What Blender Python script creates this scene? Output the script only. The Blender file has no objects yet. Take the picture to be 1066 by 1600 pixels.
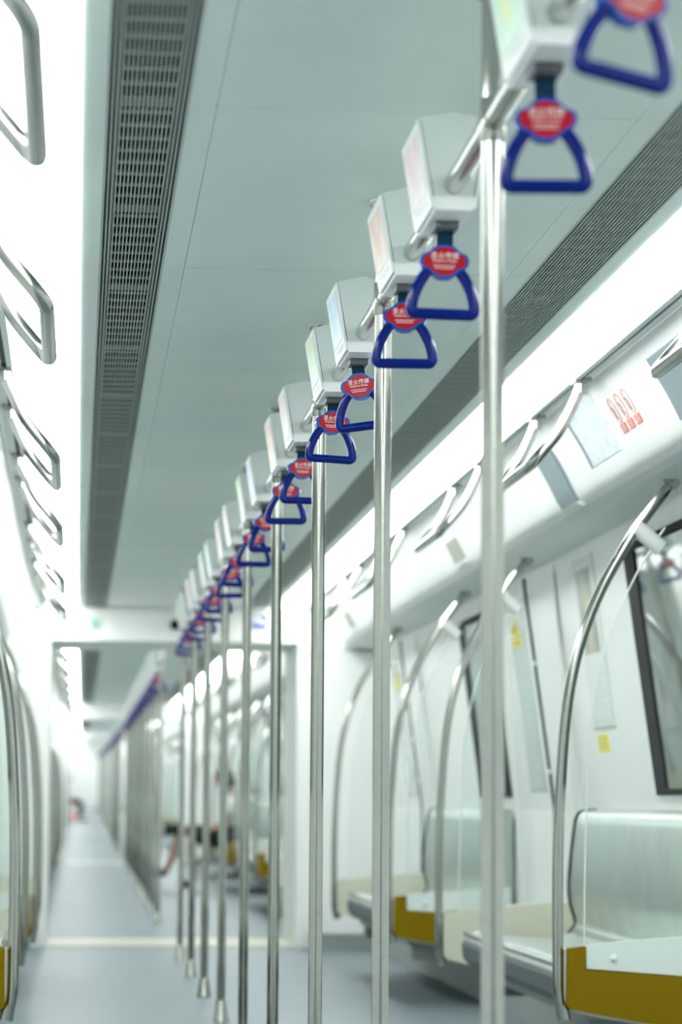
import bpy, math, random
from mathutils import Vector, Matrix, Euler
random.seed(7)
PI = math.pi
scene = bpy.context.scene
COL = scene.collection

# ------------------------------------------------------------------ camera
CAM = Vector((-0.62755, 0.0, 0.923))
F_PX, PITCH, YAW, ROLL = 4198.36, 0.108168, 0.097218, 0.0066417

# ------------------------------------------------------------------ materials
def mat(name, col, rough=.5, metal=0., spec=.5, emit=None, estr=0., bump=None, vary=None, coat=0., aniso=None):
    m = bpy.data.materials.new(name); m.use_nodes = True
    nt = m.node_tree; b = nt.nodes['Principled BSDF']
    b.inputs['Base Color'].default_value = (*col, 1)
    b.inputs['Roughness'].default_value = rough
    b.inputs['Metallic'].default_value = metal
    b.inputs['Specular IOR Level'].default_value = spec
    b.inputs['Coat Weight'].default_value = coat
    if emit:
        b.inputs['Emission Color'].default_value = (*emit, 1)
        b.inputs['Emission Strength'].default_value = estr
    if vary or bump:
        tc = nt.nodes.new('ShaderNodeTexCoord')
        n = nt.nodes.new('ShaderNodeTexNoise'); n.inputs['Detail'].default_value = 4
        n.inputs['Scale'].default_value = (vary or bump)[0]
        nt.links.new(tc.outputs['Object'], n.inputs['Vector'])
        if vary:
            r = nt.nodes.new('ShaderNodeValToRGB')
            k = vary[1]
            r.color_ramp.elements[0].position = .3; r.color_ramp.elements[1].position = .7
            r.color_ramp.elements[0].color = (*[c*(1-k) for c in col], 1)
            r.color_ramp.elements[1].color = (*[min(1, c*(1+k)) for c in col], 1)
            nt.links.new(n.outputs['Fac'], r.inputs['Fac']); nt.links.new(r.outputs['Color'], b.inputs['Base Color'])
        if bump:
            bp = nt.nodes.new('ShaderNodeBump'); bp.inputs['Strength'].default_value = bump[1]; bp.inputs['Distance'].default_value = .002
            nt.links.new(n.outputs['Fac'], bp.inputs['Height']); nt.links.new(bp.outputs['Normal'], b.inputs['Normal'])
    return m

def mat_ad(name, base, c2, c3, scale=9):
    """printed advert: soft patches of colour on a pale ground"""
    m = bpy.data.materials.new(name); m.use_nodes = True
    nt = m.node_tree; b = nt.nodes['Principled BSDF']; b.inputs['Roughness'].default_value = .3
    tc = nt.nodes.new('ShaderNodeTexCoord')
    n = nt.nodes.new('ShaderNodeTexNoise'); n.inputs['Scale'].default_value = scale; n.inputs['Detail'].default_value = 2
    r = nt.nodes.new('ShaderNodeValToRGB')
    e = r.color_ramp.elements
    e[0].position = .36; e[0].color = (*c2, 1); e[1].position = .50; e[1].color = (*base, 1)
    x = e.new(.66); x.color = (*c3, 1)
    nt.links.new(tc.outputs['Object'], n.inputs['Vector']); nt.links.new(n.outputs['Fac'], r.inputs['Fac'])
    nt.links.new(r.outputs['Color'], b.inputs['Base Color'])
    return m

def mat_glass(name, tint, fac, rough=.02):
    m = bpy.data.materials.new(name); m.use_nodes = True
    nt = m.node_tree; nt.nodes.clear()
    o = nt.nodes.new('ShaderNodeOutputMaterial'); mx = nt.nodes.new('ShaderNodeMixShader')
    t = nt.nodes.new('ShaderNodeBsdfTransparent'); t.inputs['Color'].default_value = (*tint, 1)
    g = nt.nodes.new('ShaderNodeBsdfGlossy'); g.inputs['Roughness'].default_value = rough
    fr = nt.nodes.new('ShaderNodeFresnel'); fr.inputs['IOR'].default_value = 1.45
    mt = nt.nodes.new('ShaderNodeMath'); mt.operation = 'MULTIPLY'; mt.inputs[1].default_value = fac
    nt.links.new(fr.outputs[0], mt.inputs[0]); nt.links.new(mt.outputs[0], mx.inputs['Fac'])
    nt.links.new(t.outputs[0], mx.inputs[1]); nt.links.new(g.outputs[0], mx.inputs[2]); nt.links.new(mx.outputs[0], o.inputs[0])
    return m

M = {}
M['ceil'] = mat('ceiling_paint', (.70, .80, .765), .38, vary=(1.3, .05))
M['ceil_end'] = mat('ceiling_end_paint', (.74, .80, .77), .4)
M['white'] = mat('white_laminate', (.88, .89, .875), .35)
M['cove'] = mat('cove_white', (.88, .89, .88), .3)
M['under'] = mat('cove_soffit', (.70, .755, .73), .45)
M['trimgrey'] = mat('trim_grey', (.72, .78, .755), .4)
M['slot'] = mat('slot_dark', (.03, .04, .04), .6)
M['grille'] = mat('grille_slat', (.46, .53, .50), .4, metal=.2)
M['grilleback'] = mat('grille_duct_shade', (.012, .012, .012), .8)  # near-black colour supplies the shade in the depth behind the slats
M['grillepan'] = mat('grille_pan_grey', (.27, .32, .30), .45, metal=.2)
M['grillemid'] = mat('grille_pan', (.20, .24, .23), .6)
M['floor'] = mat('floor_vinyl', (.168, .212, .232), .46, vary=(3.5, .05), spec=.3)
M['sill'] = mat('threshold_metal', (.50, .49, .41), .5, metal=.2)
M['steel'] = mat('brushed_steel', (.45, .465, .43), .14, metal=1., vary=(60, .05))
M['steel_d'] = mat('seat_steel', (.52, .58, .55), .33, metal=.85, vary=(6, .06))
M['steelbar'] = mat('rail_steel', (.46, .475, .445), .18, metal=1.)
M['dark'] = mat('black_rubber', (.008, .010, .012), .6, spec=.15)
M['skirtgrey'] = mat('skirting_grey', (.30, .33, .32), .5)  # plain grey shared by skirting, joint backing, bench frames and rear wall
M['orange'] = mat('amber_panel', (.235, .150, .0005), .45, spec=.1)
M['cream'] = mat('cream_panel', (.74, .74, .60), .4)
M['mint'] = mat('mint_panel', (.76, .84, .81), .3)
M['glass'] = mat_glass('screen_glass', (.975, .99, .985), .5)
M['glassedge'] = mat('glass_edge', (.85, .92, .89), .15)
M['winglass'] = mat_glass('window_glass', (.80, .88, .86), .6)
M['clip'] = mat('white_clip', (.80, .83, .80), .4)
M['blue'] = mat('blue_plastic', (.0005, .012, .17), .12, spec=.2)
M['bluerim'] = mat('blue_rim_plastic', (.002, .075, .42), .2, spec=.2)
M['red'] = mat('red_badge', (.42, .003, .014), .3, spec=.25)
M['strap'] = mat('teal_strap', (.003, .030, .060), .75, spec=.2, bump=(300, .4))
M['bracket'] = mat('bracket_grey', (.10, .11, .12), .45)
M['boxwhite'] = mat('advert_box_white', (.68, .74, .73), .35)
M['frame_w'] = mat('advert_frame_white', (.84, .87, .87), .3)
M['text_w'] = mat('white_print', (.9, .88, .86), .5)
M['light'] = mat('light_diffuser', (.9, .9, .9), .5, emit=(.955, 1., .975), estr=12.5)
M['apron'] = mat('apron_grey', (.13, .15, .155), .55, spec=.3)
M['screen'] = mat('display_grey', (.20, .26, .29), .35)
M['screen_w'] = mat('display_taupe', (.36, .36, .31), .35)
M['yellow'] = mat('yellow_sticker', (.86, .74, .08), .5)
M['ink'] = mat('black_ink', (.06, .06, .05), .5)
M['redink'] = mat('red_ink', (.74, .16, .12), .5)
M['greenink'] = mat('green_ink', (.25, .62, .36), .5)
M['blueink'] = mat('blue_ink', (.05, .09, .55), .5)
M['paper'] = mat('notice_paper', (.78, .82, .80), .4)
M['photo'] = mat_ad('notice_picture', (.42, .44, .41), (.28, .31, .30), (.62, .58, .32), 7)
M['map'] = mat_ad('line_map_print', (.70, .77, .80), (.58, .67, .74), (.76, .82, .82), 38)
M['skin'] = mat('skin', (.40, .235, .17), .55)
M['shirt'] = mat('pale_shirt', (.74, .78, .75), .8)
M['black_cloth'] = mat('black_cloth', (.012, .013, .016), .8)
M['hair'] = mat('black_hair', (.012, .010, .010), .5)
M['pink'] = mat('pink_bag', (.80, .36, .42), .6)
M['bill'] = mat_ad('billboard_print', (.30, .40, .42), (.34, .08, .10), (.60, .62, .40), 5)
M['tunnel'] = mat('platform_wall', (.40, .47, .45), .7)
ADS = [mat_ad('advert_blue', (.66, .80, .90), (.50, .70, .90), (.82, .88, .90)),
       mat_ad('advert_green', (.62, .84, .73), (.80, .86, .48), (.80, .88, .84)),
       mat_ad('advert_pink', (.84, .74, .79), (.84, .62, .72), (.86, .84, .85)),
       mat_ad('advert_orange', (.84, .69, .62), (.84, .54, .47), (.86, .82, .79))]
AD_WORD = ['pale blue', 'mint green', 'pale pink', 'pale orange']

# ------------------------------------------------------------------ mesh builder
class MB:
    def __init__(s, sx=1):
        s.v = []; s.f = []; s.sm = []; s.mi = []; s.sx = sx; s.cur = 0
    def add(s, vs, fs, smooth=False):
        o = len(s.v); s.v += [(s.sx*x, y, z) for x, y, z in vs]
        for f in fs:
            g = [i+o for i in f]
            s.f.append(g[::-1] if s.sx < 0 else g); s.sm.append(smooth); s.mi.append(s.cur)
        return s
    def box(s, x0, x1, y0, y1, z0, z1):
        x0, x1 = min(x0, x1), max(x0, x1); y0, y1 = min(y0, y1), max(y0, y1); z0, z1 = min(z0, z1), max(z0, z1)
        return s.add([(x0,y0,z0),(x1,y0,z0),(x1,y1,z0),(x0,y1,z0),(x0,y0,z1),(x1,y0,z1),(x1,y1,z1),(x0,y1,z1)],
              [(0,3,2,1),(4,5,6,7),(0,1,5,4),(1,2,6,5),(2,3,7,6),(3,0,4,7)])
    def prism(s, poly, y0, y1, smooth=False):
        """closed polygon of (x,z) swept along y"""
        a = sum(poly[i][0]*poly[(i+1)%len(poly)][1]-poly[(i+1)%len(poly)][0]*poly[i][1] for i in range(len(poly)))
        if a < 0: poly = poly[::-1]
        n = len(poly); y0, y1 = min(y0, y1), max(y0, y1)
        vs = [(x, y0, z) for x, z in poly]+[(x, y1, z) for x, z in poly]
        fs = [(i, (i+1)%n, n+(i+1)%n, n+i) for i in range(n)]
        s.add(vs, fs, smooth)
        s.add(vs[:n], [tuple(range(n))]); s.add(vs[n:], [tuple(range(n))[::-1]])
        return s
    def prism_x(s, poly, x0, x1):
        """closed polygon of (y,z) swept along x"""
        a = sum(poly[i][0]*poly[(i+1)%len(poly)][1]-poly[(i+1)%len(poly)][0]*poly[i][1] for i in range(len(poly)))
        if a > 0: poly = poly[::-1]
        n = len(poly)
        vs = [(x0, y, z) for y, z in poly]+[(x1, y, z) for y, z in poly]
        s.add(vs, [(i, (i+1)%n, n+(i+1)%n, n+i) for i in range(n)]+[tuple(range(n)), tuple(range(n, 2*n))[::-1]])
        return s
    def sheet(s, line, th, y0, y1, side=1, smooth=False):
        """open profile of (x,z) given thickness, swept along y"""
        out = []
        for i, (x, z) in enumerate(line):
            a = line[max(i-1, 0)]; b = line[min(i+1, len(line)-1)]
            dx, dz = b[0]-a[0], b[1]-a[1]; l = math.hypot(dx, dz) or 1
            out.append((x-dz/l*th*side, z+dx/l*th*side))
        n = len(line); poly = line+out[::-1]
        a = sum(poly[i][0]*poly[(i+1)%len(poly)][1]-poly[(i+1)%len(poly)][0]*poly[i][1] for i in range(len(poly)))
        pl = list(zip(line, out))
        vs = [];
        for y in (y0, y1):
            vs += [(p[0], y, p[1]) for p in line]+[(p[0], y, p[1]) for p in out]
        N = 2*n; fs = []
        for i in range(n-1):
            fs.append((i, i+1, N+i+1, N+i)); fs.append((n+i+1, n+i, N+n+i, N+n+i+1))
        sharp = [(0, N, N+n, n), (n-1, n+n-1, N+n+n-1, N+n-1)]
        for i in range(n-1):
            sharp.append((i+1, i, n+i, n+i+1)); sharp.append((N+i, N+i+1, N+n+i+1, N+n+i))
        if a < 0: fs = [f[::-1] for f in fs]; sharp = [f[::-1] for f in sharp]
        o = len(s.v); s.add(vs, fs, smooth)
        s.add(vs, sharp)
        return s
    def tube(s, pts, r, seg=14, closed=False, caps=True, smooth=True):
        pts = [Vector(p) for p in pts]; n = len(pts)
        rr = r if isinstance(r, (list, tuple)) else [r]*n
        tan = []
        for i in range(n):
            a = pts[i-1] if (i > 0 or closed) else pts[i]; b = pts[(i+1) % n] if (i < n-1 or closed) else pts[i]
            tan.append((b-a).normalized())
        t0 = tan[0]; ref = Vector((0,0,1)) if abs(t0.z) < .9 else Vector((1,0,0))
        nv = t0.cross(ref).normalized(); vs = []
        for i in range(n):
            if i: nv = (nv - tan[i]*nv.dot(tan[i])).normalized()
            bv = tan[i].cross(nv)
            for k in range(seg):
                a = 2*PI*k/seg; vs.append(tuple(pts[i]+(nv*math.cos(a)+bv*math.sin(a))*rr[i]))
        fs = []
        for i in range(n if closed else n-1):
            j = (i+1) % n
            for k in range(seg):
                l = (k+1) % seg; fs.append((i*seg+k, i*seg+l, j*seg+l, j*seg+k))
        s.add(vs, fs, smooth)
        if caps and not closed:
            s.add(vs[:seg], [tuple(range(seg))[::-1]]); s.add(vs[-seg:], [tuple(range(seg))])
        return s
    def lathe(s, prof, c=(0,0,0), seg=24):
        """profile (r,z) about the z axis"""
        vs = []; n = len(prof)
        for r, z in prof:
            for k in range(seg):
                a = 2*PI*k/seg; vs.append((c[0]+r*math.cos(a), c[1]+r*math.sin(a), c[2]+z))
        fs = [(i*seg+k, i*seg+(k+1)%seg, (i+1)*seg+(k+1)%seg, (i+1)*seg+k) for i in range(n-1) for k in range(seg)]
        s.add(vs, fs, True)
        s.add(vs[:seg], [tuple(range(seg))[::-1]]); s.add(vs[-seg:], [tuple(range(seg))])
        return s
    def ball(s, c, r, seg=14, sq=(1,1,1)):
        m = seg//2; vs = [(c[0], c[1], c[2]-r*sq[2])]
        for i in range(1, m):
            t = -PI/2+PI*i/m
            for k in range(seg):
                a = 2*PI*k/seg; vs.append((c[0]+r*sq[0]*math.cos(t)*math.cos(a), c[1]+r*sq[1]*math.cos(t)*math.sin(a), c[2]+r*sq[2]*math.sin(t)))
        vs.append((c[0], c[1], c[2]+r*sq[2])); fs = []
        for k in range(seg):
            l = (k+1) % seg; fs.append((0, 1+l, 1+k)); fs.append((len(vs)-1, 1+(m-2)*seg+k, 1+(m-2)*seg+l))
            for i in range(m-2): fs.append((1+i*seg+k, 1+i*seg+l, 1+(i+1)*seg+l, 1+(i+1)*seg+k))
        return s.add(vs, fs, True)
    def build(s, name, m, parent=None, bevel=0, loc=None):
        me = bpy.data.meshes.new(name); me.from_pydata(s.v, [], s.f); me.update()
        me.polygons.foreach_set('use_smooth', s.sm); me.polygons.foreach_set('material_index', s.mi)
        for mm in (m if isinstance(m, (list, tuple)) else [m]): me.materials.append(mm)
        o = bpy.data.objects.new(name, me); COL.objects.link(o)
        if parent: o.parent = parent
        if loc: o.location = loc
        if bevel:
            b = o.modifiers.new('bevel', 'BEVEL'); b.width = bevel; b.segments = 3; b.limit_method = 'ANGLE'; b.angle_limit = math.radians(40)
        return o

def tag(o, label=None, cat=None, group=None, kind=None):
    if label: o['label'] = label
    if cat: o['category'] = cat
    if group: o['group'] = group
    if kind: o['kind'] = kind
    return o
def empty(name, loc, label=None, cat=None, group=None, kind=None):
    o = bpy.data.objects.new(name, None); COL.objects.link(o); o.location = loc; o.empty_display_size = .1
    return tag(o, label, cat, group, kind)
def copy_tree(o, parent=None):
    c = o.copy(); COL.objects.link(c)
    if parent: c.parent = parent
    for ch in list(o.children): copy_tree(ch, c)
    return c
def struct(o): o['kind'] = 'structure'; return o
ORD = ['first','second','third','fourth','fifth','sixth','seventh','eighth','ninth','tenth','eleventh','twelfth','thirteenth','fourteenth','fifteenth','sixteenth','seventeenth','eighteenth','nineteenth','twentieth','twenty-first','twenty-second','twenty-third','twenty-fourth','twenty-fifth']
def smooth_path(pts, k=6):
    P = [Vector(p) for p in pts]; out = []
    for i in range(len(P)-1):
        a = P[max(i-1,0)]; b = P[i]; c = P[i+1]; d = P[min(i+2,len(P)-1)]
        for j in range(k):
            t = j/k; out.append(.5*((2*b)+(c-a)*t+(2*a-5*b+4*c-d)*t*t+(3*b-a-3*c+d)*t**3))
    out.append(P[-1]); return out
def fillet(pts, r, k=5):
    P = [Vector(p) for p in pts]; out = [P[0]]
    for i in range(1, len(P)-1):
        u = (P[i-1]-P[i]); w = (P[i+1]-P[i]); q = min(r, u.length*.49, w.length*.49)
        a = P[i]+u.normalized()*q; c = P[i]+w.normalized()*q
        for j in range(k+1):
            t = j/k; out.append((1-t)**2*a+2*t*(1-t)*P[i]+t*t*c)
    out.append(P[-1]); return out

# the farther cars ride a gentle rise and bend of the track, each a little more than the one before
TF = [Matrix.Identity(4)]
for pv, pitch, yaw in ((18.05, .0048, .0016), (37.55, .0028, .0004), (57.05, .0030, .0004), (77.55, .0030, .0)):
    base = TF[-1]
    TF.append(base @ Matrix.Translation((0, pv, 0)) @ Matrix.Rotation(-yaw, 4, 'Z') @ Matrix.Rotation(pitch, 4, 'X') @ Matrix.Translation((0, -pv, 0)))
def place(o, ci):
    o.matrix_world = TF[ci] @ Matrix.Translation(o.location) @ o.rotation_euler.to_matrix().to_4x4()
    return o
def far(o):
    y = o.location.y
    return place(o, 1 if y < 37.5 else 2 if y < 57 else 3 if y < 77.5 else 4)
def CT(ci): return (lambda o: place(o, ci))
def ident(o): return o

# ------------------------------------------------------------------ car shells (setting)
H = 2.19
COVE = [(.90, 2.20), (.945, 2.127), (.985, 2.062), (1.02, 1.995), (1.036, 1.962), (1.05, 1.944), (1.075, 1.932)]
def wall_x(z): return 1.28+(1.916-z)*(.14/1.016) if z > .9 else 1.42
def cove_pt(z, off=0):
    L = COVE
    for i in range(len(L)-1):
        if L[i][1] >= z >= L[i+1][1]:
            t = (L[i][1]-z)/(L[i][1]-L[i+1][1]); x = L[i][0]+t*(L[i+1][0]-L[i][0]); break
    else: x = L[-1][0]
    return (x-off*.86, z-off*.5)

tn = [0]
def trim_name(): tn[0] += 1; return 'trim_%d' % tn[0]
HOLE = (7.25, 9.27)
def shell(y0, y1, T, seam0, pale_from=None, detail=True):
    m = MB(); m.box(-1.43, 1.43, y0, y1, -.06, 0); T(struct(m.build('floor', M['floor'])))
    # ceiling: panels with open joints
    m = MB(); y = seam0
    while y > y0: y -= 1.495
    ys = []
    while y < y1: ys.append((max(y, y0), min(y+1.495, y1))); y += 1.495
    for a, b in ys:
        if b-a < .05: continue
        m.cur = 1 if (pale_from and a >= pale_from-.8) else 0
        m.box(-.391, .391, a+.0018, b-.0018, H, H+.02)
        for sg in (-1, 1):
            m.box(sg*.392, sg*.4417, a, b-.002, H, H+.02)
    m.cur = 0
    for sg in (-1, 1): m.box(sg*.5944, sg*.641, y0, y1, H, H+.02)
    m.cur = 2
    m.box(-.60, .60, y0, y1, H+.10, H+.12); m.cur = 3; m.box(-.43, .43, y0, y1, H+.03, H+.04)
    T(struct(m.build('ceiling', [M['ceil'], M['ceil_end'], M['grilleback'], M['skirtgrey']])))
    for sg, side in ((1, 'right'), (-1, 'left')):
        # wall with lean above z .9
        m = MB(sg)
        if sg == 1 and y0 < 0:
            za, zb = .975, 1.815
            m.sheet([(1.42, 0), (1.42, .9), (1.28, 1.916)], .04, y0, HOLE[0], -1); m.sheet([(1.42, 0), (1.42, .9), (1.28, 1.916)], .04, HOLE[1], y1, -1)
            m.sheet([(1.42, 0), (1.42, .9), (wall_x(za), za)], .04, *HOLE, -1); m.sheet([(wall_x(zb), zb), (1.28, 1.916)], .04, *HOLE, -1)
        else: m.sheet([(1.42, 0), (1.42, .9), (1.28, 1.916)], .04, y0, y1, -1)
        T(struct(m.build('wall_%s' % side, M['white'])))
        m = MB(sg); m.box(1.30, 1.42, y0, y1, 0, .15); T(struct(m.build('baseboard_%s' % side, M['skirtgrey'])))
        # coving: slot rail, trim lip, advert face, soffit
        m = MB(sg)
        m.cur = 1; m.box(.832, .850, y0, y1, H-.004, H+.03)
        m.cur = 2; m.box(.850, .866, y0, y1, H+.006, H+.03)
        m.cur = 1; m.sheet([(.866, H+.002), (.897, H+.010)], .025, y0, y1, 1)
        m.cur = 0; m.sheet(COVE, .02, y0, y1, 1, True)
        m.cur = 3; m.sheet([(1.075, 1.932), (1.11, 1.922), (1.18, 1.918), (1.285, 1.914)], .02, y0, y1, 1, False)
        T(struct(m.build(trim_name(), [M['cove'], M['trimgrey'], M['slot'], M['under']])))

def ceiling_light(sg, y0, y1, T, where):
    r = empty('ceiling_light', (sg*.735, (y0+y1)/2, H), 'long glowing white light panel along the %s' % where, 'ceiling light', 'continuous ceiling lights')
    a = (y1-y0)/2
    MB().box(-.093, .095, -a, a, -.003, .014).build('diffuser', M['light'], r)
    MB().box(-.094, .096, -a, a, .014, .03).build('housing', M['trimgrey'], r)
    T(r)

def grille(sg, y0, y1, T, where, fine=True):
    r = empty('ceiling_grille', (sg*.518, (y0+y1)/2, H), 'slatted grey ceiling air grille on the %s' % where, 'air grille', 'ceiling air grilles')
    L = (y1-y0)/2; w = .0763
    m = MB(); n = 19 if fine else 9
    for i in range(n):
        x = -w+.004+(2*w-.008)*i/(n-1); hw = .0013 if fine else .003
        m.box(x-hw, x+hw, -L, L, -.001, .0035)
    m.box(-w, -w+.003, -L, L, -.001, .05); m.box(w-.003, w, -L, L, -.001, .05)
    m.build('slats', M['grille'], r)
    step = .1 if fine else .3; k = int((y1-y0)/step); ys = [-L]
    for i in range(k):
        wd = .075 if i % 9 == 4 else (.030 if fine else .1)
        y = -L+i*step; ys += [y+.004, y+wd] if i == 0 else [y, y+wd]
    ys.append(L)
    m = MB(); xs = (-.054, -.050, .050, .054); vv = [(x, y, .013) for y in ys for x in xs]; ff = []
    for i in range(len(ys)-1):
        for c in range(3):
            if c == 1 and i % 2 == 0 and 0 < i < len(ys)-2: continue
            p = i*4+c; ff.append((p+4, p+5, p+1, p))
    m.add(vv, ff); pp = m.build('perforated_pan', M['grillepan'], r)
    so = pp.modifiers.new('thickness', 'SOLIDIFY'); so.thickness = .004
    m = MB(); m.box(-w, -.052, -L, L, .024, .030); m.box(.052, w, -L, L, .024, .030)
    m.build('side_pans', M['grillemid'], r)
    MB().box(-w, w, -L, L, .055, .06).build('duct', M['grilleback'], r)
    T(r)

CARS = [(-5.5, 17.5, ident), (18.6, 37.0, CT(1)), (38.1, 56.5, CT(2)), (57.6, 77.0, CT(3)), (78.1, 97.0, CT(4))]
where_car = ['nearest car', 'car beyond the first gangway', 'third car along', 'fourth car along', 'farthest car']
for ci, (a, b, T) in enumerate(CARS):
    shell(a, b, T, 4.81 if ci == 0 else a+.3, 15.7 if ci == 0 else None)
    for sg, s in ((1, 'right'), (-1, 'left')):
        ceiling_light(sg, a, b, T, '%s side of the %s' % (s, where_car[ci]))
        grille(sg, a, b, T, '%s side of the %s' % (s, where_car[ci]), ci < 2)
struct(MB().box(-1.5, 1.5, -5.56, -5.5, 0, 2.3).build('wall_rear', M['skirtgrey']))  # unseen end wall, kept dark so the steel poles reflect a dark band

# end walls with the gangway openings
def end_wall(y, T, first):
    m = MB()
    for sg in (-1, 1): m.box(sg*.803, sg*.887, y, y+.10, 0, 2.19)           # jambs
    m.box(-.803, .803, y-.02, y+.10, 1.965, 2.165); m.box(-.803, .803, y+.03, y+.10, 2.165, 2.19)
    for sg in (-1, 1):
        m.box(sg*.887, sg*1.43, y+.02, y+.08, .10, 2.19)
        m.box(sg*.887, sg*1.42, y-.30, y+.02, .10, 1.90)   # cabinet beside the passage
    m.cur = 1
    for sg in (-1, 1): m.box(sg*.90, sg*1.40, y-.29, y+.06, 0, .10)
    m.cur = 3
    for sg in (-1, 1): m.box(sg*.803, sg*.86, y+.10, y+1.0, 0, 1.965)      # gangway side panels
    m.box(-.86, .86, y+.10, y+1.0, 1.966, 2.0)
    m.cur = 2
    m.box(-.80, .80, y+.01, y+.62, 0, .006); m.box(-.8, .8, y+.62, y+1.1, -.02, .003)
    m.cur = 0
    for sg in (-1, 1):
        m.box(sg*.803, sg*1.43, y+1.0, y+1.12, 0, 2.19)
    m.box(-.803, .803, y+1.0, y+1.12, 1.965, 2.19)
    m.box(-1.43, 1.43, y+.08, y+1.1, -.06, -.02)
    o = m.build('wall_end', [M['white'], M['skirtgrey'], M['sill'], M['trimgrey']]); struct(o); T(o)
end_wall(17.5, ident, True); end_wall(37.0, CT(1), False); end_wall(56.5, CT(2), False); end_wall(77.0, CT(3), False)
o = MB().box(-1.5, 1.5, 97.0, 97.1, -.1, 2.3).build('wall_end', M['white']); struct(o); CT(4)(o)

# ------------------------------------------------------------------ centre poles and overhead rails
Y0 = 4.0445; PZ = 1.98
def pole_proto():
    r = empty('grab_pole', (0, 0, 0))
    MB().tube([(0,0,.02),(0,0,H-.01)], .0178, 20).build('tube', M['steel'], r)
    MB().lathe([(.0345,0),(.0345,.006),(.031,.012),(.0215,.085),(.0205,.088),(.0178,.089)]).build('floor_flange', M['steel'], r)
    MB().lathe([(.0178,-.016),(.03,-.012),(.032,0)], (0,0,H)).build('ceiling_flange', M['steel'], r)
    m = MB(); m.tube([(0,-.034,PZ),(0,.034,PZ)], .0205, 20); m.lathe([(.0192,-.035),(.0200,-.034),(.0200,.034),(.0192,.035)], (0,0,PZ), 20)
    m.build('rail_joint', M['steelbar'], r)
    return r
P0 = pole_proto()
for i in range(-1, 9):
    p = P0 if i == -1 else copy_tree(P0)
    p.location = (0, Y0+1.5*i, 0)
    tag(p, 'steel floor-to-ceiling pole, %s in the centre row from the camera' % (ORD[i] if i >= 0 else 'outermost and nearest'), 'pole', 'centre poles of the nearest car')
    if i == 8: tag(p, 'steel floor-to-ceiling pole, last before the gangway threshold')
    elif i == -1:
        tag(p, 'steel floor-to-ceiling pole nearest the camera, out of frame')
# the pole out of frame is not needed: reuse its parts as the first one instead
bpy.data.objects.remove(P0.children[0]); 
for ch in list(P0.children): bpy.data.objects.remove(ch)
bpy.data.objects.remove(P0)
POLE = [o for o in COL.objects if o.name.startswith('grab_pole') and o.parent is None][0]
farposes = [(1, [20.54+1.5*k for k in range(11)]), (2, [40.5+1.5*k for k in range(10)]), (3, [60+1.5*k for k in range(10)]), (4, [80+1.5*k for k in range(11)])]
smallpole = MB()
smallpole.tube([(0,0,.02),(0,0,H-.01)], .0178, 10); smallpole.lathe([(.0345,0),(.031,.012),(.0215,.085),(.0178,.089)], seg=10)
SP = None
for ci, ys in farposes:
    for k, y in enumerate(ys):
        if ci == 1:
            p = copy_tree(POLE); lab = 'steel centre pole in the car beyond the gangway, %s of its row' % ORD[k]; g = 'centre poles beyond the gangway'
        else:
            if SP is None: SP = smallpole.build('grab_pole', M['steel']); p = SP
            else: p = SP.copy(); COL.objects.link(p)
            lab = 'steel centre pole in the row of the %s, too far to tell apart' % where_car[ci]; g = 'centre poles of the %s' % where_car[ci]
        p.location = (0, y, 0); tag(p, lab, 'pole', g); far(p)
def rail(y0, y1, T, lab):
    r = empty('overhead_rail', (0, (y0+y1)/2, PZ), lab, 'handrail')
    L = (y1-y0)/2
    MB().tube([(0,-L,0),(0,L,0)], .0178, 20).build('tube', M['steelbar'], r)
    m = MB(); m.ball((0,-L,0), .0178, 14); m.ball((0,L,0), .0178, 14); m.build('end_cap', M['steelbar'], r)
    T(r)
rail(2.2, 16.6, ident, 'long horizontal steel tube joining the centre poles of the nearest car')
rail(20.0, 36.0, far, 'horizontal steel tube joining the centre poles beyond the gangway')
rail(40.0, 54.5, far, 'distant horizontal steel tube along the pole row of the third car')
rail(59.5, 74.0, far, 'distant horizontal steel tube along the pole row of the fourth car')
rail(79.5, 95.5, far, 'farthest horizontal steel tube, over the pole row of the last car')

# ------------------------------------------------------------------ advert boxes on the rail
def box_proto(ad):
    r = empty('advert_box', (0, 0, PZ))
    zt, zb, hw, lw, L = .115, -.045, .058, .031, .11
    m = MB()
    m.prism([(-hw, zt), (0, zt+.014), (hw, zt), (lw+.003, zb+.024), (-lw-.003, zb+.024)], -L, L)
    m.build('body', M['boxwhite'], r, bevel=.002)
    m = MB(); m.prism([(-lw-.005, zb+.024), (lw+.005, zb+.024), (lw+.001, zb), (-lw-.001, zb)], -L-.003, L+.003)
    m.build('base_clamp', M['frame_w'], r, bevel=.002)
    for sg in (-1, 1):
        f = MB(sg); f.prism([(hw+.0005, zt-.002), (hw+.006, zt-.004), (lw+.008, zb+.004), (lw+.002, zb+.006)], -L, L)
        fo = f.build('advert_frame', M['frame_w'], r, bevel=.001)
        a = MB(sg)
        def pt(t): return (hw+.0064+(lw+.0084-hw-.0064)*t, zt-.004+(zb+.004-zt+.004)*t)
        (x0, z0), (x1, z1) = pt(.10), pt(.80)
        a.prism([(x0, z0), (x0+.001, z0), (x1+.001, z1), (x1, z1)], -L+.016, L-.016)
        a.build('advert', ad, fo)
        t = MB(sg)
        for kk in range(3):
            (x0, z0), (x1, z1) = pt(.85+.035*kk), pt(.865+.035*kk)
            t.prism([(x0, z0), (x0+.0006, z0), (x1+.0006, z1), (x1, z1)], -L+.02, L-.03-.04*kk)
        t.build('print', M['trimgrey'], fo)
    MB().box(-.021, .021, -.03, .03, zb-.014, zb).build('strap_bracket', M['bracket'], r, bevel=.002)
    return r
BOXP = [box_proto(a) for a in ADS]
for b in BOXP: b.location = (0, 0, -50)
SMALLBOX = None

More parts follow.
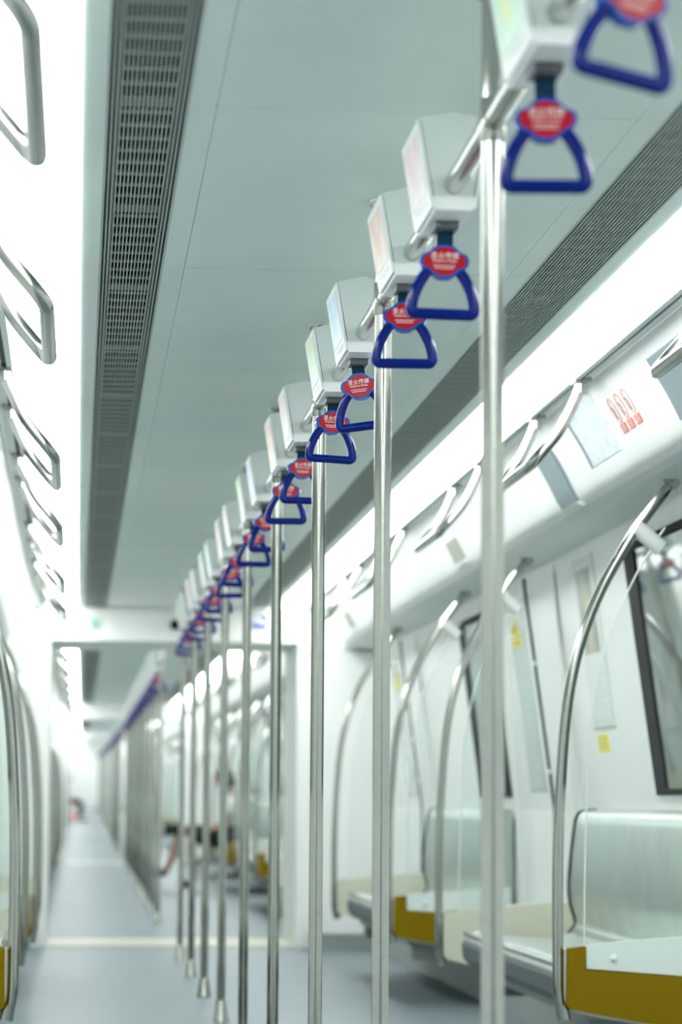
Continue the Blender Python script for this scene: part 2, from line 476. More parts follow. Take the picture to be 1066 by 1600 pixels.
# ------------------------------------------------------------------ strap handles
def font_mesh(name, lines, m, parent, flat=True):
    """white print: text curves turned to mesh and merged into one part"""
    vs, fs = [], []
    for txt, size, x, z in lines:
        c = bpy.data.curves.new(name, 'FONT'); c.body = txt; c.size = size; c.align_x = 'CENTER'; c.resolution_u = 3
        o = bpy.data.objects.new(name, c); COL.objects.link(o)
        dg = bpy.context.evaluated_depsgraph_get(); dg.update()
        me = o.evaluated_get(dg).to_mesh()
        k = len(vs)
        vs += [(v.co.x+x, 0, v.co.y+z) for v in me.vertices]; fs += [tuple(i+k for i in p.vertices) for p in me.polygons]
        o.evaluated_get(dg).to_mesh_clear()
        bpy.data.objects.remove(o); bpy.data.curves.remove(c)
    me = bpy.data.meshes.new(name); me.from_pydata(vs, [], fs); me.materials.append(m)
    o = bpy.data.objects.new(name, me); COL.objects.link(o); o.parent = parent
    return o
def lozenge(w, h, k=3):
    """badge outline: domed middle with a small rounded tip on each side"""
    q = [(0,1),(.25,.965),(.45,.80),(.60,.585),(.71,.49),(.83,.445),(.94,.31),(1,0)]
    full = q+[(x,-z) for x, z in q[-2::-1]]+[(-x,-z) for x, z in q[1:]]+[(-x,z) for x, z in q[-2:0:-1]]
    P = [Vector((x*w, z*h)) for x, z in full]; n = len(P); out = []
    for i in range(n):
        a, b, c, d = P[i-1], P[i], P[(i+1)%n], P[(i+2)%n]
        for j in range(k):
            t = j/k; v = .5*((2*b)+(c-a)*t+(2*a-5*b+4*c-d)*t*t+(3*b-a-3*c+d)*t**3); out.append((v.x, v.y))
    return out
def handle_proto():
    r = empty('strap_handle', (0, 0, 0))       # origin at the bracket, z down
    st = MB(); st.box(-.0145, .0145, -.0025, .0025, -.034, .034); st.build('strap', M['strap'], r)
    zc = -.048
    pl = MB(); pl.prism([(x, z+zc) for x, z in lozenge(.043, .0305)], -.0112, .0112); plate = pl.build('badge', M['bluerim'], r, bevel=.003)
    rd = MB(); rd.prism([(x, z+zc) for x, z in lozenge(.0375, .0252)], -.0124, -.0106); rd.prism([(x, z+zc) for x, z in lozenge(.0375, .0252)], .0106, .0124)
    face = rd.build('badge_face', M['red'], plate)
    t = font_mesh('print', [('圣火传媒', .0125, .0, zc+.0055), ('HolyFire Media', .0068, 0, zc-.0015)], M['text_w'], plate)
    t.location = (0, -.0127, 0)
    ln = MB()
    for q, (z, a) in enumerate(((-.0068, .019), (-.0112, .0165))):
        n = 15
        for i in range(n):
            x = -a+2*a*i/n
            ln.box(x, x+2*a/n*.6, -.0128, -.0124, zc+z-.0022, zc+z-.0004)
    ln.build('fine_print', M['text_w'], plate)
    path = [(-.019,0,-.056), (-.034,0,-.072), (-.0475,0,-.098), (-.0535,0,-.118), (-.0565,0,-.1400), (.0565,0,-.1400), (.0535,0,-.118), (.0475,0,-.098), (.034,0,-.072), (.019,0,-.056)]
    path = [Vector(p) for p in path]
    pp = smooth_path(path[:4], 4)[:-1]+fillet([path[3], path[4], path[5], path[6]], .026, 7)+smooth_path(path[6:], 4)[1:]
    MB().tube(pp, .0102, 14).build('ring', M['blue'], r)
    return r
HANDLE = handle_proto(); HANDLE.location = (0, 0, -50)
HZ = PZ-.059
hpos = [2.97]+[3.575]
for i in range(0, 9):
    hpos += [Y0+1.5*i+.54, Y0+1.5*i+1.108]
hpos = hpos[:-2]; hpos[2:6] = [4.59, 5.165, 6.06, 6.65]
ADIDX = {0: 0, 1: 1}
yaws = [16, -4, -3, -5, -16, 4, 6, -12, 10, -8, 5, -14, 9, 3, -10, 8, -6, 12]
tilts = [8, -.5, 1.5, .5, -6, 2.5, 0, 1, -2, 1, 2, -1, 0, 2, -2, 1, 0, 1]
for k, y in enumerate(hpos):
    b = copy_tree(BOXP[k % 4]); b.location = (0, y, PZ)
    tag(b, 'white wedge advert box with %s advert on the overhead rail, %s from the camera' % (AD_WORD[k % 4], ORD[k]), 'advert box', 'advert boxes on the overhead rail')
    h = copy_tree(HANDLE); h.location = (0, y, HZ-{0: .028, 1: .014, 2: .007}.get(k, 0))
    h.rotation_euler = (0, math.radians(tilts[k % 18]), math.radians(yaws[k % 18]))
    tag(h, 'blue triangular strap handle with red badge on the overhead rail, %s from the camera' % ORD[k], 'strap handle', 'strap handles of the nearest car')
# farther cars
sh = MB(); 
def small_handle():
    m = MB(); m.cur = 0
    m.tube(fillet([(-.021,0,-.050),(-.052,0,-.110),(-.0562,0,-.1405),(.0562,0,-.1405),(.052,0,-.110),(.021,0,-.050)], .02, 3), .0083, 6)
    m.cur = 1; m.prism([(x, z-.048) for x, z in lozenge(.043, .0305, 1)], -.007, .007)
    m.cur = 2; m.prism([(x, z-.048) for x, z in lozenge(.037, .025, 1)], -.009, -.0072)
    m.cur = 3; m.box(-.0145, .0145, -.0025, .0025, -.034, .006)
    return m.build('strap_handle', [M['blue'], M['bluerim'], M['red'], M['strap']])
def small_box():
    m = MB(); m.prism([(-.06, .115), (0, .129), (.06, .115), (.034, -.045), (-.034, -.045)], -.11, .11)
    m.cur = 1; m.prism([(-.061, .10), (-.060, .10), (-.043, -.01), (-.044, -.01)], -.09, .09); m.cur = 2; m.box(-.021, .021, -.03, .03, -.059, -.045)
    return m.build('advert_box', [M['boxwhite'], ADS[0], M['bracket']])
SH, SB = None, None
for ci, ys in farposes:
    k = 0
    for y in ys[:-1]:
        for d in (.54, 1.108):
            if ci == 1:
                b = copy_tree(BOXP[k % 4]); h = copy_tree(HANDLE)
                lb = 'white wedge box with %s advert beyond the gangway, %s along the rail' % (AD_WORD[k % 4], ORD[k]); lh = 'blue strap handle beyond the gangway, %s along its rail' % ORD[k]
            else:
                if SH is None: SH = small_handle(); SB = small_box(); b, h = SB, SH
                else: b = SB.copy(); h = SH.copy(); COL.objects.link(b); COL.objects.link(h)
                lb = 'tiny white advert box on the rail of the %s' % where_car[ci]; lh = 'tiny blue strap handle in the %s' % where_car[ci]
            b.location = (0, y+d, PZ); h.location = (0, y+d, HZ); h.rotation_euler = (0, 0, math.radians(random.uniform(-15, 15)))
            tag(b, lb, 'advert box', 'advert boxes in the %s' % where_car[ci]); tag(h, lh, 'strap handle', 'strap handles in the %s' % where_car[ci])
            far(b); far(h); k += 1
def kill(o):
    for c in list(o.children): kill(c)
    bpy.data.objects.remove(o)
for b in BOXP+[HANDLE]: kill(b)

# ------------------------------------------------------------------ U-shaped grab rails under the ceiling lights
def urail(sg, ya, yb):
    r = empty('ceiling_grab_rail', (sg*.86, (ya+yb)/2, H)); h = (yb-ya)/2
    pts = [(0,-h,.0), (-.012,-h,-.045), (-.06,-h+.01,-.15), (-.156,-h,-.262), (-.156,h,-.262), (-.06,h-.01,-.15), (-.012,h,-.045), (0,h,0)]
    m = MB(sg); m.tube(fillet(pts, .055, 6), .0165, 14); m.build('tube', M['steelbar'], r)
    for y in (-h, h):
        b = MB(sg); b.box(-.028, .026, y-.03, y+.03, -.012, .004); b.tube([(0,y,-.012),(-.004,y,-.04)], .021, 12)
        b.build('bracket', M['steelbar'], r, bevel=.003)
        bo = r.children[-1]
    return r
US = [(3.40, 4.20), (5.40, 6.13), (7.85, 8.64), (9.86, 10.57), (12.28, 13.05), (14.2, 14.96)]
sidew = {1: 'right', -1: 'left'}
for sg in (1, -1):
    for k, (a, b) in enumerate(US):
        if sg == 1 and k == 0: continue
        u = urail(sg, a, b)
        tag(u, 'bent steel grab rail hanging below the %s ceiling light, %s from the camera' % (sidew[sg], ORD[k-(1 if sg == 1 else 0)]), 'grab rail', 'ceiling grab rails on the %s' % sidew[sg])
    for k in range(8):
        a = 19.4+2.2*k
        u = urail(sg, a, a+.75) if k == 0 else copy_tree(u)
        u.location = (sg*.86, a+.375, H); u.rotation_euler = (0,0,0)
        tag(u, 'bent steel grab rail beyond the gangway below the %s light, %s along' % (sidew[sg], ORD[k]), 'grab rail', 'grab rails beyond the gangway on the %s' % sidew[sg])
        UU = u
    us = [o for o in COL.objects if o.parent is None and o.get('group') == 'grab rails beyond the gangway on the %s' % sidew[sg]]
    for o in us: far(o)

# ------------------------------------------------------------------ seat partitions
CURVE = [(.835,.30),(.822,.36),(.82,.50),(.82,.72),(.827,.94),(.847,1.20),(.887,1.40),(.957,1.58),(1.05,1.74),(1.10,1.81),(1.178,1.913)]
GEDGE = [(.900,.50),(.903,.72),(.912,1.0),(.922,1.17),(.958,1.365),(.995,1.475),(1.058,1.612),(1.115,1.71),(1.155,1.77)]
def partition(sg, outward):
    """outward -1: amber face towards the camera, +1: away from it"""
    r = empty('seat_partition', (0, 0, 0)); d = outward
    m = MB(sg); m.tube(smooth_path([(x,0,z) for x, z in CURVE], 5), .0165, 14); m.build('grab_pole', M['steel'], r)
    m = MB(sg); m.tube([(1.168,0,1.898),(1.186,0,1.922)], .026, 14); m.tube([(.832,0,.33),(.838,0,.285)], .021, 12); m.build('pole_flange', M['steelbar'], r)
    edge = smooth_path([(x,0,z) for x, z in GEDGE], 4)
    poly = [(p.x, p.z) for p in edge]+[(1.30,1.77),(1.385,1.10),(1.385,.50)]
    m = MB(sg); m.prism(poly, -.004, .004); g = m.build('glass_screen', M['glass'], r)
    m = MB(sg); m.tube(edge, .003, 6); m.build('glass_edge', M['glassedge'], g)
    m = MB(sg); m.prism([(.842,.325),(.845,.498),(.898,.504),(.900,.434),(1.385,.402),(1.385,.225),(.915,.306),(.858,.318)], d*.004, d*.034)
    m.build('amber_base', M['orange'], r, bevel=.006)
    m = MB(sg); m.prism([(.902,.438),(.902,.506),(1.05,.522),(1.385,.545),(1.385,.402)], d*.004, d*.026); ip = m.build('infill_panel', M['mint'], r, bevel=.004)
    m = MB(sg); m.ball((.984,d*.030,.468), .0115, 12); m.build('knob', M['clip'], ip)
    m = MB(sg); m.prism([(.838,.325),(.838,.495),(1.05,.520),(1.385,.540),(1.385,.215),(.915,.296),(.856,.31)], -d*.022, d*.0035); m.build('inner_panel', M['cream'], r, bevel=.004)
    m = MB(sg); m.tube([(1.068,-.0,1.768),(1.142,0,1.706)], .027, 12); m.build('glass_clip', M['clip'], r, bevel=.004)
    return r
PA, PB = [8.05, 12.45], [10.72, 15.1]
for sg in (1, -1):
    for k, y in enumerate(PA):
        p = partition(sg, -1); p.location = (.018 if sg < 0 else 0, y, 0)
        tag(p, 'curved steel pole and glass seat partition on the %s, amber base facing camera, %s' % (sidew[sg], ['nearest', 'second amber one'][k]), 'seat partition', 'amber fronted partitions on the %s' % sidew[sg])
    for k, y in enumerate(PB):
        p = partition(sg, 1); p.location = (0, y, 0)
        tag(p, 'curved steel pole and glass seat partition on the %s with cream side showing, %s' % (sidew[sg], ['nearer of two', 'just before the gangway'][k]), 'seat partition', 'cream sided partitions on the %s' % sidew[sg])
    pa, pb = partition(sg, -1), partition(sg, 1); ua = ub = False
    for ci, (ays, bys) in {1: ([21.85, 26.4, 30.9], [19.7, 24.5, 29.0, 33.6]), 2: ([41.5, 46, 50.5], [44, 48.5])}.items():
        for k, y in enumerate(ays):
            p = copy_tree(pa) if ua else pa; ua = True; p.location = (0, y, 0); p.rotation_euler = (0,0,0)
            tag(p, 'amber based glass seat partition on the %s of the %s, %s there' % (sidew[sg], where_car[ci], ORD[k]), 'seat partition', 'partitions in the %s' % where_car[ci])
        for k, y in enumerate(bys):
            p = copy_tree(pb) if ub else pb; ub = True; p.location = (0, y, 0); p.rotation_euler = (0,0,0)
            tag(p, 'cream sided glass seat partition on the %s of the %s, %s there' % (sidew[sg], where_car[ci], ORD[k]), 'seat partition', 'partitions in the %s' % where_car[ci])
for o in list(COL.objects):
    if o.parent is None and o.get('group', '').startswith('partitions in the'): far(o)

# ------------------------------------------------------------------ benches
def bench(sg, y0, y1):
    L = (y1-y0)/2; r = empty('bench_seat', (sg*1.15, (y0+y1)/2, 0))
    X = 1.15
    pan = [(.905,.305),(.884,.335),(.878,.385),(.884,.415),(.905,.432),(.94,.438),(1.02,.425),(1.12,.412),(1.22,.412),(1.29,.432)]
    m = MB(sg); m.sheet([(x-X, z) for x, z in pan], .022, -L, L, -1, True); m.build('seat_pan', M['steel_d'], r)
    m = MB(sg); m.prism([(.898-X,.306),(.874-X,.336),(.868-X,.385),(.872-X,.400),(.885-X,.400),(.910-X,.306)], -L+.02, L-.004); m.build('front_apron', M['apron'], r, bevel=.002)
    m = MB(sg); m.tube([(.886-X,-L,.428),(.886-X,L,.428)], .012, 10); m.build('front_lip', M['steelbar'], r)
    bk = [(1.285,.425),(1.312,.455),(1.316,.48),(1.296,.55),(1.292,.62),(1.302,.74),(1.316,.85),(1.325,.882),(1.345,.900),(1.405,.907)]
    m = MB(sg); m.prism([(x-X, z) for x, z in bk]+[(1.412-X,.42),(1.30-X,.41)], -L, L, True); m.build('backrest', M['steel_d'], r)
    m = MB(sg); m.tube(smooth_path([(x-X-.003, L+.003, z) for x, z in bk], 3), .005, 6); m.build('end_seal', M['dark'], r)
    m = MB(sg); m.box(.93-X, 1.40-X, -L+.1, L-.1, .27, .315); m.box(.95-X, 1.38-X, -L+.12, -L+.18, .2, .27); m.box(.95-X, 1.38-X, L-.18, L-.12, .2, .27)
    m.build('support_frame', M['skirtgrey'], r, bevel=.004)
    return r
for sg in (1, -1):
    for k, (a, b) in enumerate(((8.10, 10.42), (12.50, 14.85))):
        tag(bench(sg, a, b), 'brushed steel bench seat along the %s wall, %s' % (sidew[sg], ['nearer of the two', 'farther one before the gangway'][k]), 'bench', 'bench seats of the nearest car')
    first = True
    for ci, spans in {1: (21.9, 26.45, 30.95), 2: (41.55, 46.05)}.items():
        for k, a in enumerate(spans):
            B = bench(sg, a, a+2.35) if first else copy_tree(B); first = False
            B.location = (sg*1.15, a+1.175, 0); B.rotation_euler = (0,0,0)
            tag(B, 'steel bench seat on the %s wall of the %s, %s there' % (sidew[sg], where_car[ci], ORD[k]), 'bench', 'bench seats in the %s' % where_car[ci])
for o in list(COL.objects):
    if o.parent is None and o.get('group', '') in ('bench seats in the '+where_car[1], 'bench seats in the '+where_car[2]): far(o)

# ------------------------------------------------------------------ windows and doors on the leaning walls
def wall_quad(m, y0, y1, z0, z1, off, th):
    """slab lying on the leaning wall, proud of it by off..off+th"""
    poly = [(wall_x(z0)-off, z0), (wall_x(z1)-off, z1), (wall_x(z1)-off-th, z1), (wall_x(z0)-off-th, z0)]
    m.prism(poly, y0, y1)
wn, dn = [0], [0]
def window(sg, y0, y1, T=ident, clear=False):
    wn[0] += 1
    r = empty('window_%d' % wn[0], (0, 0, 0), kind='structure'); z0, z1, w = .96, 1.835, .16
    m = MB(sg)
    wall_quad(m, y0, y0+w, z0, z1, -.006, .018); wall_quad(m, y1-w, y1, z0, z1, -.006, .018)
    wall_quad(m, y0+w, y1-w, z0, z0+.022, -.006, .018); wall_quad(m, y0+w, y1-w, z1-.03, z1, -.006, .018)
    m.build('window_frame', M['dark'], r, bevel=.004)
    m = MB(sg); wall_quad(m, y0+.02, y1-.02, z0+.02, z1-.03, 0, .006); m.build('pane', M['winglass'] if clear else M['winpane'], r)
    T(r); return r
# tinted pane: grey green, glossy
M['winpane'] = mat('tinted_pane', (.40, .47, .45), .08, spec=.8)
def door(sg, yc, T=ident, sticker=True):
    dn[0] += 1
    r = empty('door_%d' % dn[0], (0, 0, 0), kind='structure'); w = .64
    m = MB(sg); wall_quad(m, yc-w-.05, yc-w, .02, 1.90, 0, .004); wall_quad(m, yc+w, yc+w+.05, .02, 1.90, 0, .004); wall_quad(m, yc-w, yc+w, 1.86, 1.90, 0, .004)
    m.build('door_frame', M['white'], r)
    for e in (-1, 1):
        a, b = sorted((yc+e*.018, yc+e*w))
        m = MB(sg); wall_quad(m, a, b, .02, .9, 0, .006); wall_quad(m, a, b, .9, 1.86, 0, .006); lf = m.build('leaf', M['white'], r)
        if e == 1:
            m = MB(sg); wall_quad(m, a+.10, b-.10, .98, 1.78, .006, .003); m.build('leaf_pane', M['doorpane'], lf)
        m = MB(sg)
        for z in (1.064, 1.523): m.ball((wall_x(z)-.02, yc-.045, z), .010, 10)
        if e == -1: m.build('knob', M['clip'], lf)
    m = MB(sg); wall_quad(m, yc-.02, yc+.02, .02, .9, .002, .010); wall_quad(m, yc-.02, yc+.02, .9, 1.89, .002, .010); m.build('meeting_seal', M['dark'], r)
    T(r); return r
M['doorpane'] = mat('door_pane', (.60, .67, .64), .12, spec=.7)
for sg in (1, -1):
    window(sg, 7.2, 9.32, clear=(sg == 1)); window(sg, 12.52, 13.45)
    door(sg, 11.40); door(sg, 6.4) if sg < 0 else None; door(sg, 15.85)
    for y in (22.1, 26.6, 31.1): window(sg, y, y+1.2, CT(1))
    for y in (20.8, 25.4, 29.9): door(sg, y, CT(1))

# ------------------------------------------------------------------ things on walls and coving
def cove_quad(m, y0, y1, z0, z1, off, th):
    n = 5; zs = [z0+(z1-z0)*i/n for i in range(n+1)]
    a = [cove_pt(z, off) for z in zs]; b = [cove_pt(z, off+th) for z in zs]
    m.prism(a+b[::-1], y0, y1)
# line map poster
r = empty('line_map', (0, 0, 0), 'pale blue line map poster on the white coving above the right seats', 'poster')
m = MB(); cove_quad(m, 8.02, 8.46, 2.006, 2.188, 0, .002); m.build('sheet', M['map'], r)
m = MB(); cove_quad(m, 8.455, 8.468, 2.004, 2.152, .001, .006); m.build('edge_strip', M['greenstrip'] if 'greenstrip' in M else M['screen'], r)
# ring marks and red squares printed beside it
for k, yc in enumerate((7.86, 7.76, 7.66)):
    m = MB(); pts = []
    for i in range(28):
        a = 2*PI*i/28; z = 2.100+.034*math.sin(a); x, zz = cove_pt(z, .0015); pts.append((x, yc-.004+.030*math.cos(a), zz))
    m.tube(pts, .0012, 5, closed=True)
    hand = MB()
    p = [(.0, 2.112), (.012, 2.100), (.004, 2.088), (.010, 2.076)]
    hand.tube([(cove_pt(z, .0015)[0], yc+.012-dy, cove_pt(z, .0015)[1]) for dy, z in p], .0013, 5)
    r = empty('warning_sticker', (0, 0, 0), 'red oval warning sticker above a red square on the coving, %s from the map' % ORD[k], 'sticker', 'oval warning stickers on the coving')
    m.build('ring', M['redink'], r); hand.build('figure', M['ink'], r)
    m = MB(); cove_quad(m, yc-.040, yc+.030, 2.036, 2.062, .0005, .0015); s_ = m.build('caption', M['redink'], r)
    m = MB()
    for i in range(3): cove_quad(m, yc-.034+.004*i, yc+.024-.008*i, 2.041+.007*i, 2.0435+.007*i, .0022, .0008)
    m.build('caption_lines', M['paper'], s_)
# display strips on the coving
def strip(sg, y0, y1, z0, z1, mt, lab):
    r = empty('display_panel', (0, 0, 0), lab, 'display', 'displays on the coving')
    m = MB(sg); cove_quad(m, y0, y1, z0, z1, 0, .012); m.build('housing', mt, r, bevel=.003)
    m = MB(sg); cove_quad(m, y0, y1, z0-.012, z0, 0, .014); m.build('end_clip', M['clip'], r)
    return r
strip(1, 6.55, 7.21, 1.985, 2.155, M['screen'], 'grey display panel on the right coving nearest the camera, beside the oval stickers')
strip(1, 8.88, 9.16, 1.946, 2.115, M['screen'], 'blue grey panel on the right coving just past the line map')
strip(1, 11.41, 11.68, 1.978, 2.07, M['screen_w'], 'small taupe panel on the right coving above the middle door')
strip(1, 16.0, 16.25, 1.985, 2.075, M['screen_w'], 'small taupe panel on the right coving nearest the gangway')
strip(-1, 11.41, 11.68, 1.978, 2.07, M['screen_w'], 'small taupe panel on the left coving above the middle door')
strip(-1, 8.88, 9.16, 1.946, 2.115, M['screen'], 'blue grey panel on the left coving above the nearer bench')
# notice frame
r = empty('notice_frame', (0, 0, 0), 'tall narrow framed notice on the right wall between window and door', 'notice')
m = MB(); wall_quad(m, 9.90, 10.30, 1.22, 1.87, 0, .008); m.build('frame', M['trimgrey'], r, bevel=.003)
m = MB(); wall_quad(m, 9.93, 10.27, 1.25, 1.84, .008, .002); sh_ = m.build('sheet', M['paper'], r)
m = MB(); wall_quad(m, 9.96, 10.24, 1.50, 1.82, .010, .001); m.build('picture', M['photo'], r)
m = MB()
for i in range(6): wall_quad(m, 9.97+.02*(i%2), 10.23-.03*(i%3), 1.30+.028*i, 1.31+.028*i, .010, .001)
m.build('text_lines', M['trimgrey'], r)
# yellow stickers
r = empty('yellow_sticker', (0, 0, 0), 'small square yellow sticker on the right wall below the framed notice', 'sticker')
m = MB(); wall_quad(m, 10.08, 10.28, 1.125, 1.195, 0, .002); m.build('sheet', M['yellow'], r)
m = MB()
for z in (1.142, 1.158, 1.174): wall_quad(m, 10.11, 10.25, z, z+.005, .002, .0006)
m.build('text_lines', M['sill'], r)
def warn(y, z, lab, T=ident):
    r = empty('warning_sticker', (0, 0, 0), lab, 'sticker', 'yellow triangle door stickers')
    m = MB()
    def q(yy, zz, off): return (wall_x(zz)-off, yy, zz)
    m.add([q(y-.13, z, .012), q(y+.13, z, .012), q(y, z+.075, .012)], [(0,1,2)]); m.add([q(y-.13, z, .011), q(y+.13, z, .011), q(y, z+.075, .011)], [(2,1,0)])
    m.build('triangle', M['yellow'], r)
    m = MB(); m.add([q(y-.03, z+.012, .0130), q(y+.03, z+.012, .0130), q(y+.02, z+.05, .0130), q(y-.02, z+.05, .0130)], [(0,1,2,3)]); m.build('hand_mark', M['ink'], r)
    m = MB(); wall_quad(m, y-.13, y+.13, z-.045, z-.010, .0095, .002); m.build('caption', M['yellow'], r)
    m = MB(); wall_quad(m, y-.10, y+.10, z-.031, z-.023, .0117, .0006); m.build('caption_text', M['ink'], r)
    return r
warn(11.78, 1.665, 'yellow triangle warning sticker on the glass of the middle right door')
warn(16.2, 1.66, 'yellow triangle warning sticker on the far right door near the gangway')
# gangway header fittings
r = empty('ceiling_camera', (.0, 17.475, 2.072), 'small black dome camera on the white beam over the gangway', 'camera')
m = MB(); m.ball((0,-.028,0), .031, 16, (1,1,1.15)); m.build('dome', M['dark'], r)
m = MB(); m.tube([(0,.005,0),(0,-.02,0)], .035, 16); m.build('mount', M['bracket'], r)
r = empty('exit_sign', (.548, 17.478, 2.10), 'small white and blue sign on the beam over the gangway', 'sign')
MB().box(-.05, .05, -.006, 0, -.046, .046).build('plate', M['paper'], r)
m = MB(); m.prism([(.000,.040),(.046,.040),(.046,-.008)], -.0085, -.0055); m.box(-.046,.046,-.0085,-.0055,-.042,-.018); m.box(-.040,-.01,-.0085,-.0055,-.006,.004); m.build('blue_print', M['blueink'], r)
r = empty('round_sign', (-.524, 17.478, 2.073), 'round pale green emblem on the left of the white gangway beam', 'sign')
m = MB(); pts = [(.028*math.cos(2*PI*i/24), -.004, .034*math.sin(2*PI*i/24)) for i in range(24)]; m.tube(pts, .005, 6, closed=True); m.build('ring', M['greenink'], r)
m = MB(); m.box(-.012,.012,-.005,-.001,-.012,.014); m.build('figure', M['greenink'], r)
# platform wall, and a billboard added to imitate advert reflections in the nearest window
struct(MB().box(1.95, 2.0, 4, 16, -.5, 3).build('wall_platform', M['tunnel']))
r = empty('reflection_billboard', (1.93, 11.2, 1.62), 'colourful billboard added outside the nearest right window to imitate reflected adverts', 'billboard')
MB().box(-.03, 0, -1.2, 1.2, -.36, .42).build('print', M['bill'], r); MB().box(-.035, .01, -1.25, 1.25, -.39, -.36).build('frame', M['bracket'], r)
# ------------------------------------------------------------------ passengers
def skin_obj(name, verts, edges, radii, m, parent=None, sub=2):
    me = bpy.data.meshes.new(name); me.from_pydata(verts, edges, []); me.materials.append(m)
    o = bpy.data.objects.new(name, me); COL.objects.link(o)
    if parent: o.parent = parent
    s = o.modifiers.new('skin', 'SKIN'); s.use_smooth_shade = True
    for i, v in enumerate(me.skin_vertices[0].data):
        q = radii[i]; v.radius = q if isinstance(q, tuple) else (q, q)
    me.skin_vertices[0].data[0].use_root = True
    d = o.modifiers.new('sub', 'SUBSURF'); d.levels = sub; d.render_levels = sub
    return o
class Sk:
    def __init__(s): s.v = []; s.e = []; s.r = []
    def p(s, co, r, frm=None):
        s.v.append(co); s.r.append(r)
        if frm is not None: s.e.append((frm, len(s.v)-1))
        return len(s.v)-1
def seated(T, sg, y, seat_x, pants, top, lab, knees, feet, shirt_m, pants_m, bare_legs):
    """sits on the bench of side sg facing the aisle; local x runs towards the wall"""
    r = empty('person', (sg*seat_x, y, 0), lab, 'person')
    f = lambda x, yy, z: (sg*x, yy, z)
    S = Sk()
    pel = S.p(f(0,0,.55), (.13,.10)); wa = S.p(f(.03,0,.64), (.12,.09), pel); ch = S.p(f(.02,0,.83), (.145,.10), wa); nk = S.p(f(-.02,0,.99), .052, ch)
    hd0 = S.p(f(-.06,0,1.06), .060, nk); hd = S.p(f(-.08,0,1.12), (.078,.088), hd0); ht = S.p(f(-.075,0,1.19), .055, hd)
    nose = S.p(f(-.17,0,1.115), .012, hd)
    for e in (-1, 1):
        hip = S.p(f(-.03,e*.085,.525), .078, pel)
        kx, kz = knees[0 if e < 0 else 1]; fx, fz = feet[0 if e < 0 else 1]
        mid = S.p(f(kx*.5,e*.10,(.50+kz)/2+.01), .072, hip); kn = S.p(f(kx,e*.11,kz), .055, mid)
        cf = S.p(f(kx+(fx-kx)*.35,e*.11,kz+(fz-kz)*.35), .054, kn); an = S.p(f(fx,e*.11,fz+.06), .034, cf)
        hl = S.p(f(fx-.01,e*.11,fz+.035), .036, an); toe = S.p(f(fx-.15,e*.12,fz+.025), .030, hl)
        sh = S.p(f(.0,e*.17,.90), .050, ch); el = S.p(f(-.05,e*.21,.66), .038, sh); wr = S.p(f(-.25,e*.12,.585), .026, el)
        pm = S.p(f(-.30,e*.10,.585), (.032,.018), wr)
        for q in range(4):
            a = S.p(f(-.345,e*(.075+.017*q),.585), .009, pm); b = S.p(f(-.375+.006*abs(q-1),e*(.075+.016*q),.570), .0085, a)
        t1 = S.p(f(-.31,e*.065,.60), .010, pm); S.p(f(-.335,e*.05,.60), .009, t1)
    body = skin_obj('body', S.v, S.e, S.r, M['skin'], r)
    C_ = Sk(); a = C_.p(f(0,0,.575), (.15,.12)); b = C_.p(f(.03,0,.66), (.142,.112), a); c = C_.p(f(.02,0,.84), (.165,.12), b); d = C_.p(f(-.01,0,.955), .075, c)
    for e in (-1, 1):
        s1 = C_.p(f(.0,e*.17,.90), .066, c); C_.p(f(-.03,e*.20,.76), .055, s1)
    skin_obj('shirt', C_.v, C_.e, C_.r, shirt_m, r)
    D = Sk(); a = D.p(f(.01,0,.555), (.15,.12))
    for e in (-1, 1):
        kx, kz = knees[0 if e < 0 else 1]; fx, fz = feet[0 if e < 0 else 1]
        h1 = D.p(f(-.03,e*.09,.53), .094, a); m1 = D.p(f(kx*.5,e*.10,(.50+kz)/2+.01), .088, h1); k1 = D.p(f(kx*.97,e*.11,kz), .075, m1)
        if not bare_legs:
            c1 = D.p(f(kx+(fx-kx)*.4,e*.11,kz+(fz-kz)*.4), .066, k1); D.p(f(fx,e*.11,fz+.10), .05, c1)
    skin_obj('shorts' if bare_legs else 'trousers', D.v, D.e, D.r, pants_m, r)
    for e in (0, 1):
        fx, fz = feet[e]; yy = (-.11, .11)[e]
        m = MB(); 
        K = Sk(); a = K.p(f(fx,yy,fz+.045), .047); b = K.p(f(fx-.09,yy,fz+.036), .043, a); K.p(f(fx-.17,yy*1.05,fz+.030), .036, b)
        skin_obj('shoe', K.v, K.e, K.r, M['black_cloth'], r)
    hr = MB(sg); hr.ball((-.053,0,1.155), .098, 16, (.92,.90,1)); hr.ball((-.005,0,1.09), .072, 14, (.8,1.1,1.1)); hr.build('hair', M['hair'], r)
    fc = MB(sg)
    for e in (-1, 1): fc.ball((-.158,e*.032,1.125), .011, 8, (.6,1.2,.6))
    fc.build('eyes', M['ink'], r)
    m = MB(sg); m.ball((-.153,0,1.082), .018, 8, (.5,1.2,.35)); m.build('mouth', M['redink'], r)
    T(r); return r
seated(far, 1, 28.0, .95, 0, 0, 'seated person in pale shirt and black shorts stretching a bare leg into the aisle', [(-.50,.60),(-.40,.52)], [(-.65,.12),(-.36,.0)], M['shirt'], M['black_cloth'], True)
seated(far, -1, 73.0, .98, 0, 0, 'distant seated person in black on the left, beside a pink bag', [(-.42,.50),(-.42,.50)], [(-.40,0),(-.36,0)], M['black_cloth'], M['black_cloth'], False)
r = empty('handbag', (.365, 27.83, .545), 'small black handbag at the knee of the seated person in shorts', 'bag')
m = MB(); m.prism([(-.09,0),(.08,0),(.09,.05),(.07,.11),(-.08,.11),(-.10,.05)], -.035, .035); m.build('body', M['black_cloth'], r, bevel=.015)
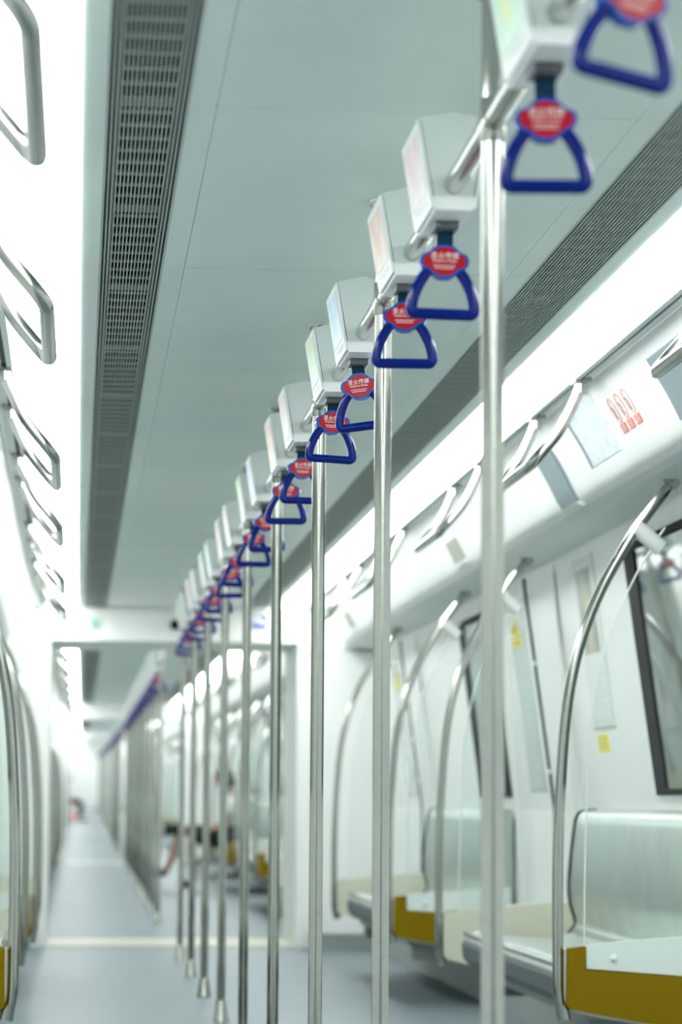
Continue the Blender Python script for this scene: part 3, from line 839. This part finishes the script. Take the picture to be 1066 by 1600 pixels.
m = MB(); m.tube(smooth_path([(-.05,0,.105),(-.03,0,.15),(.03,0,.15),(.05,0,.105)], 4), .006, 8); m.build('strap', M['black_cloth'], r)
far(r)
r = empty('carry_bag', (-.83, 72.2, 0), 'small pink bag standing on the floor by the distant person', 'bag')
m = MB(); m.prism([(-.13,0),(.13,0),(.15,.10),(.12,.24),(.06,.28),(-.06,.28),(-.12,.24),(-.15,.10)], -.08, .08); m.build('body', M['pink'], r, bevel=.03)
m = MB(); m.tube(smooth_path([(-.07,0,.27),(-.05,0,.36),(.05,0,.36),(.07,0,.27)], 5), .010, 8); m.build('strap', M['pink'], r)
far(r)

# ------------------------------------------------------------------ world, camera, colour
w = bpy.data.worlds.new('world'); scene.world = w; w.use_nodes = True
bg = w.node_tree.nodes['Background']; bg.inputs[0].default_value = (.75, .85, .82, 1); bg.inputs[1].default_value = .9

cd = bpy.data.cameras.new('camera'); cam = bpy.data.objects.new('camera', cd); COL.objects.link(cam); scene.camera = cam
cp, sp, cy, sy = math.cos(PITCH), math.sin(PITCH), math.cos(YAW), math.sin(YAW)
fwd = Vector((sy*cp, cy*cp, sp)); right = Vector((cy, -sy, 0)); up = right.cross(fwd)
rr = right*math.cos(ROLL)+up*math.sin(ROLL); uu = -right*math.sin(ROLL)+up*math.cos(ROLL)
mw = Matrix(((rr.x, uu.x, -fwd.x, CAM.x), (rr.y, uu.y, -fwd.y, CAM.y), (rr.z, uu.z, -fwd.z, CAM.z), (0,0,0,1)))
cam.matrix_world = mw
cd.sensor_fit = 'VERTICAL'; cd.sensor_height = 36; cd.sensor_width = 24; cd.lens = F_PX/1600*36
cd.clip_start = .05; cd.clip_end = 300
cd.dof.use_dof = True; cd.dof.focus_distance = 6.35; cd.dof.aperture_fstop = cd.lens/26.0; cd.dof.aperture_blades = 0

vs = scene.view_settings; vs.view_transform = 'Standard'; vs.look = 'None'; vs.gamma = 1; vs.use_curve_mapping = False
vs.exposure = 0.0
scene.cycles.max_bounces = 10; scene.cycles.diffuse_bounces = 6; scene.cycles.transparent_max_bounces = 24
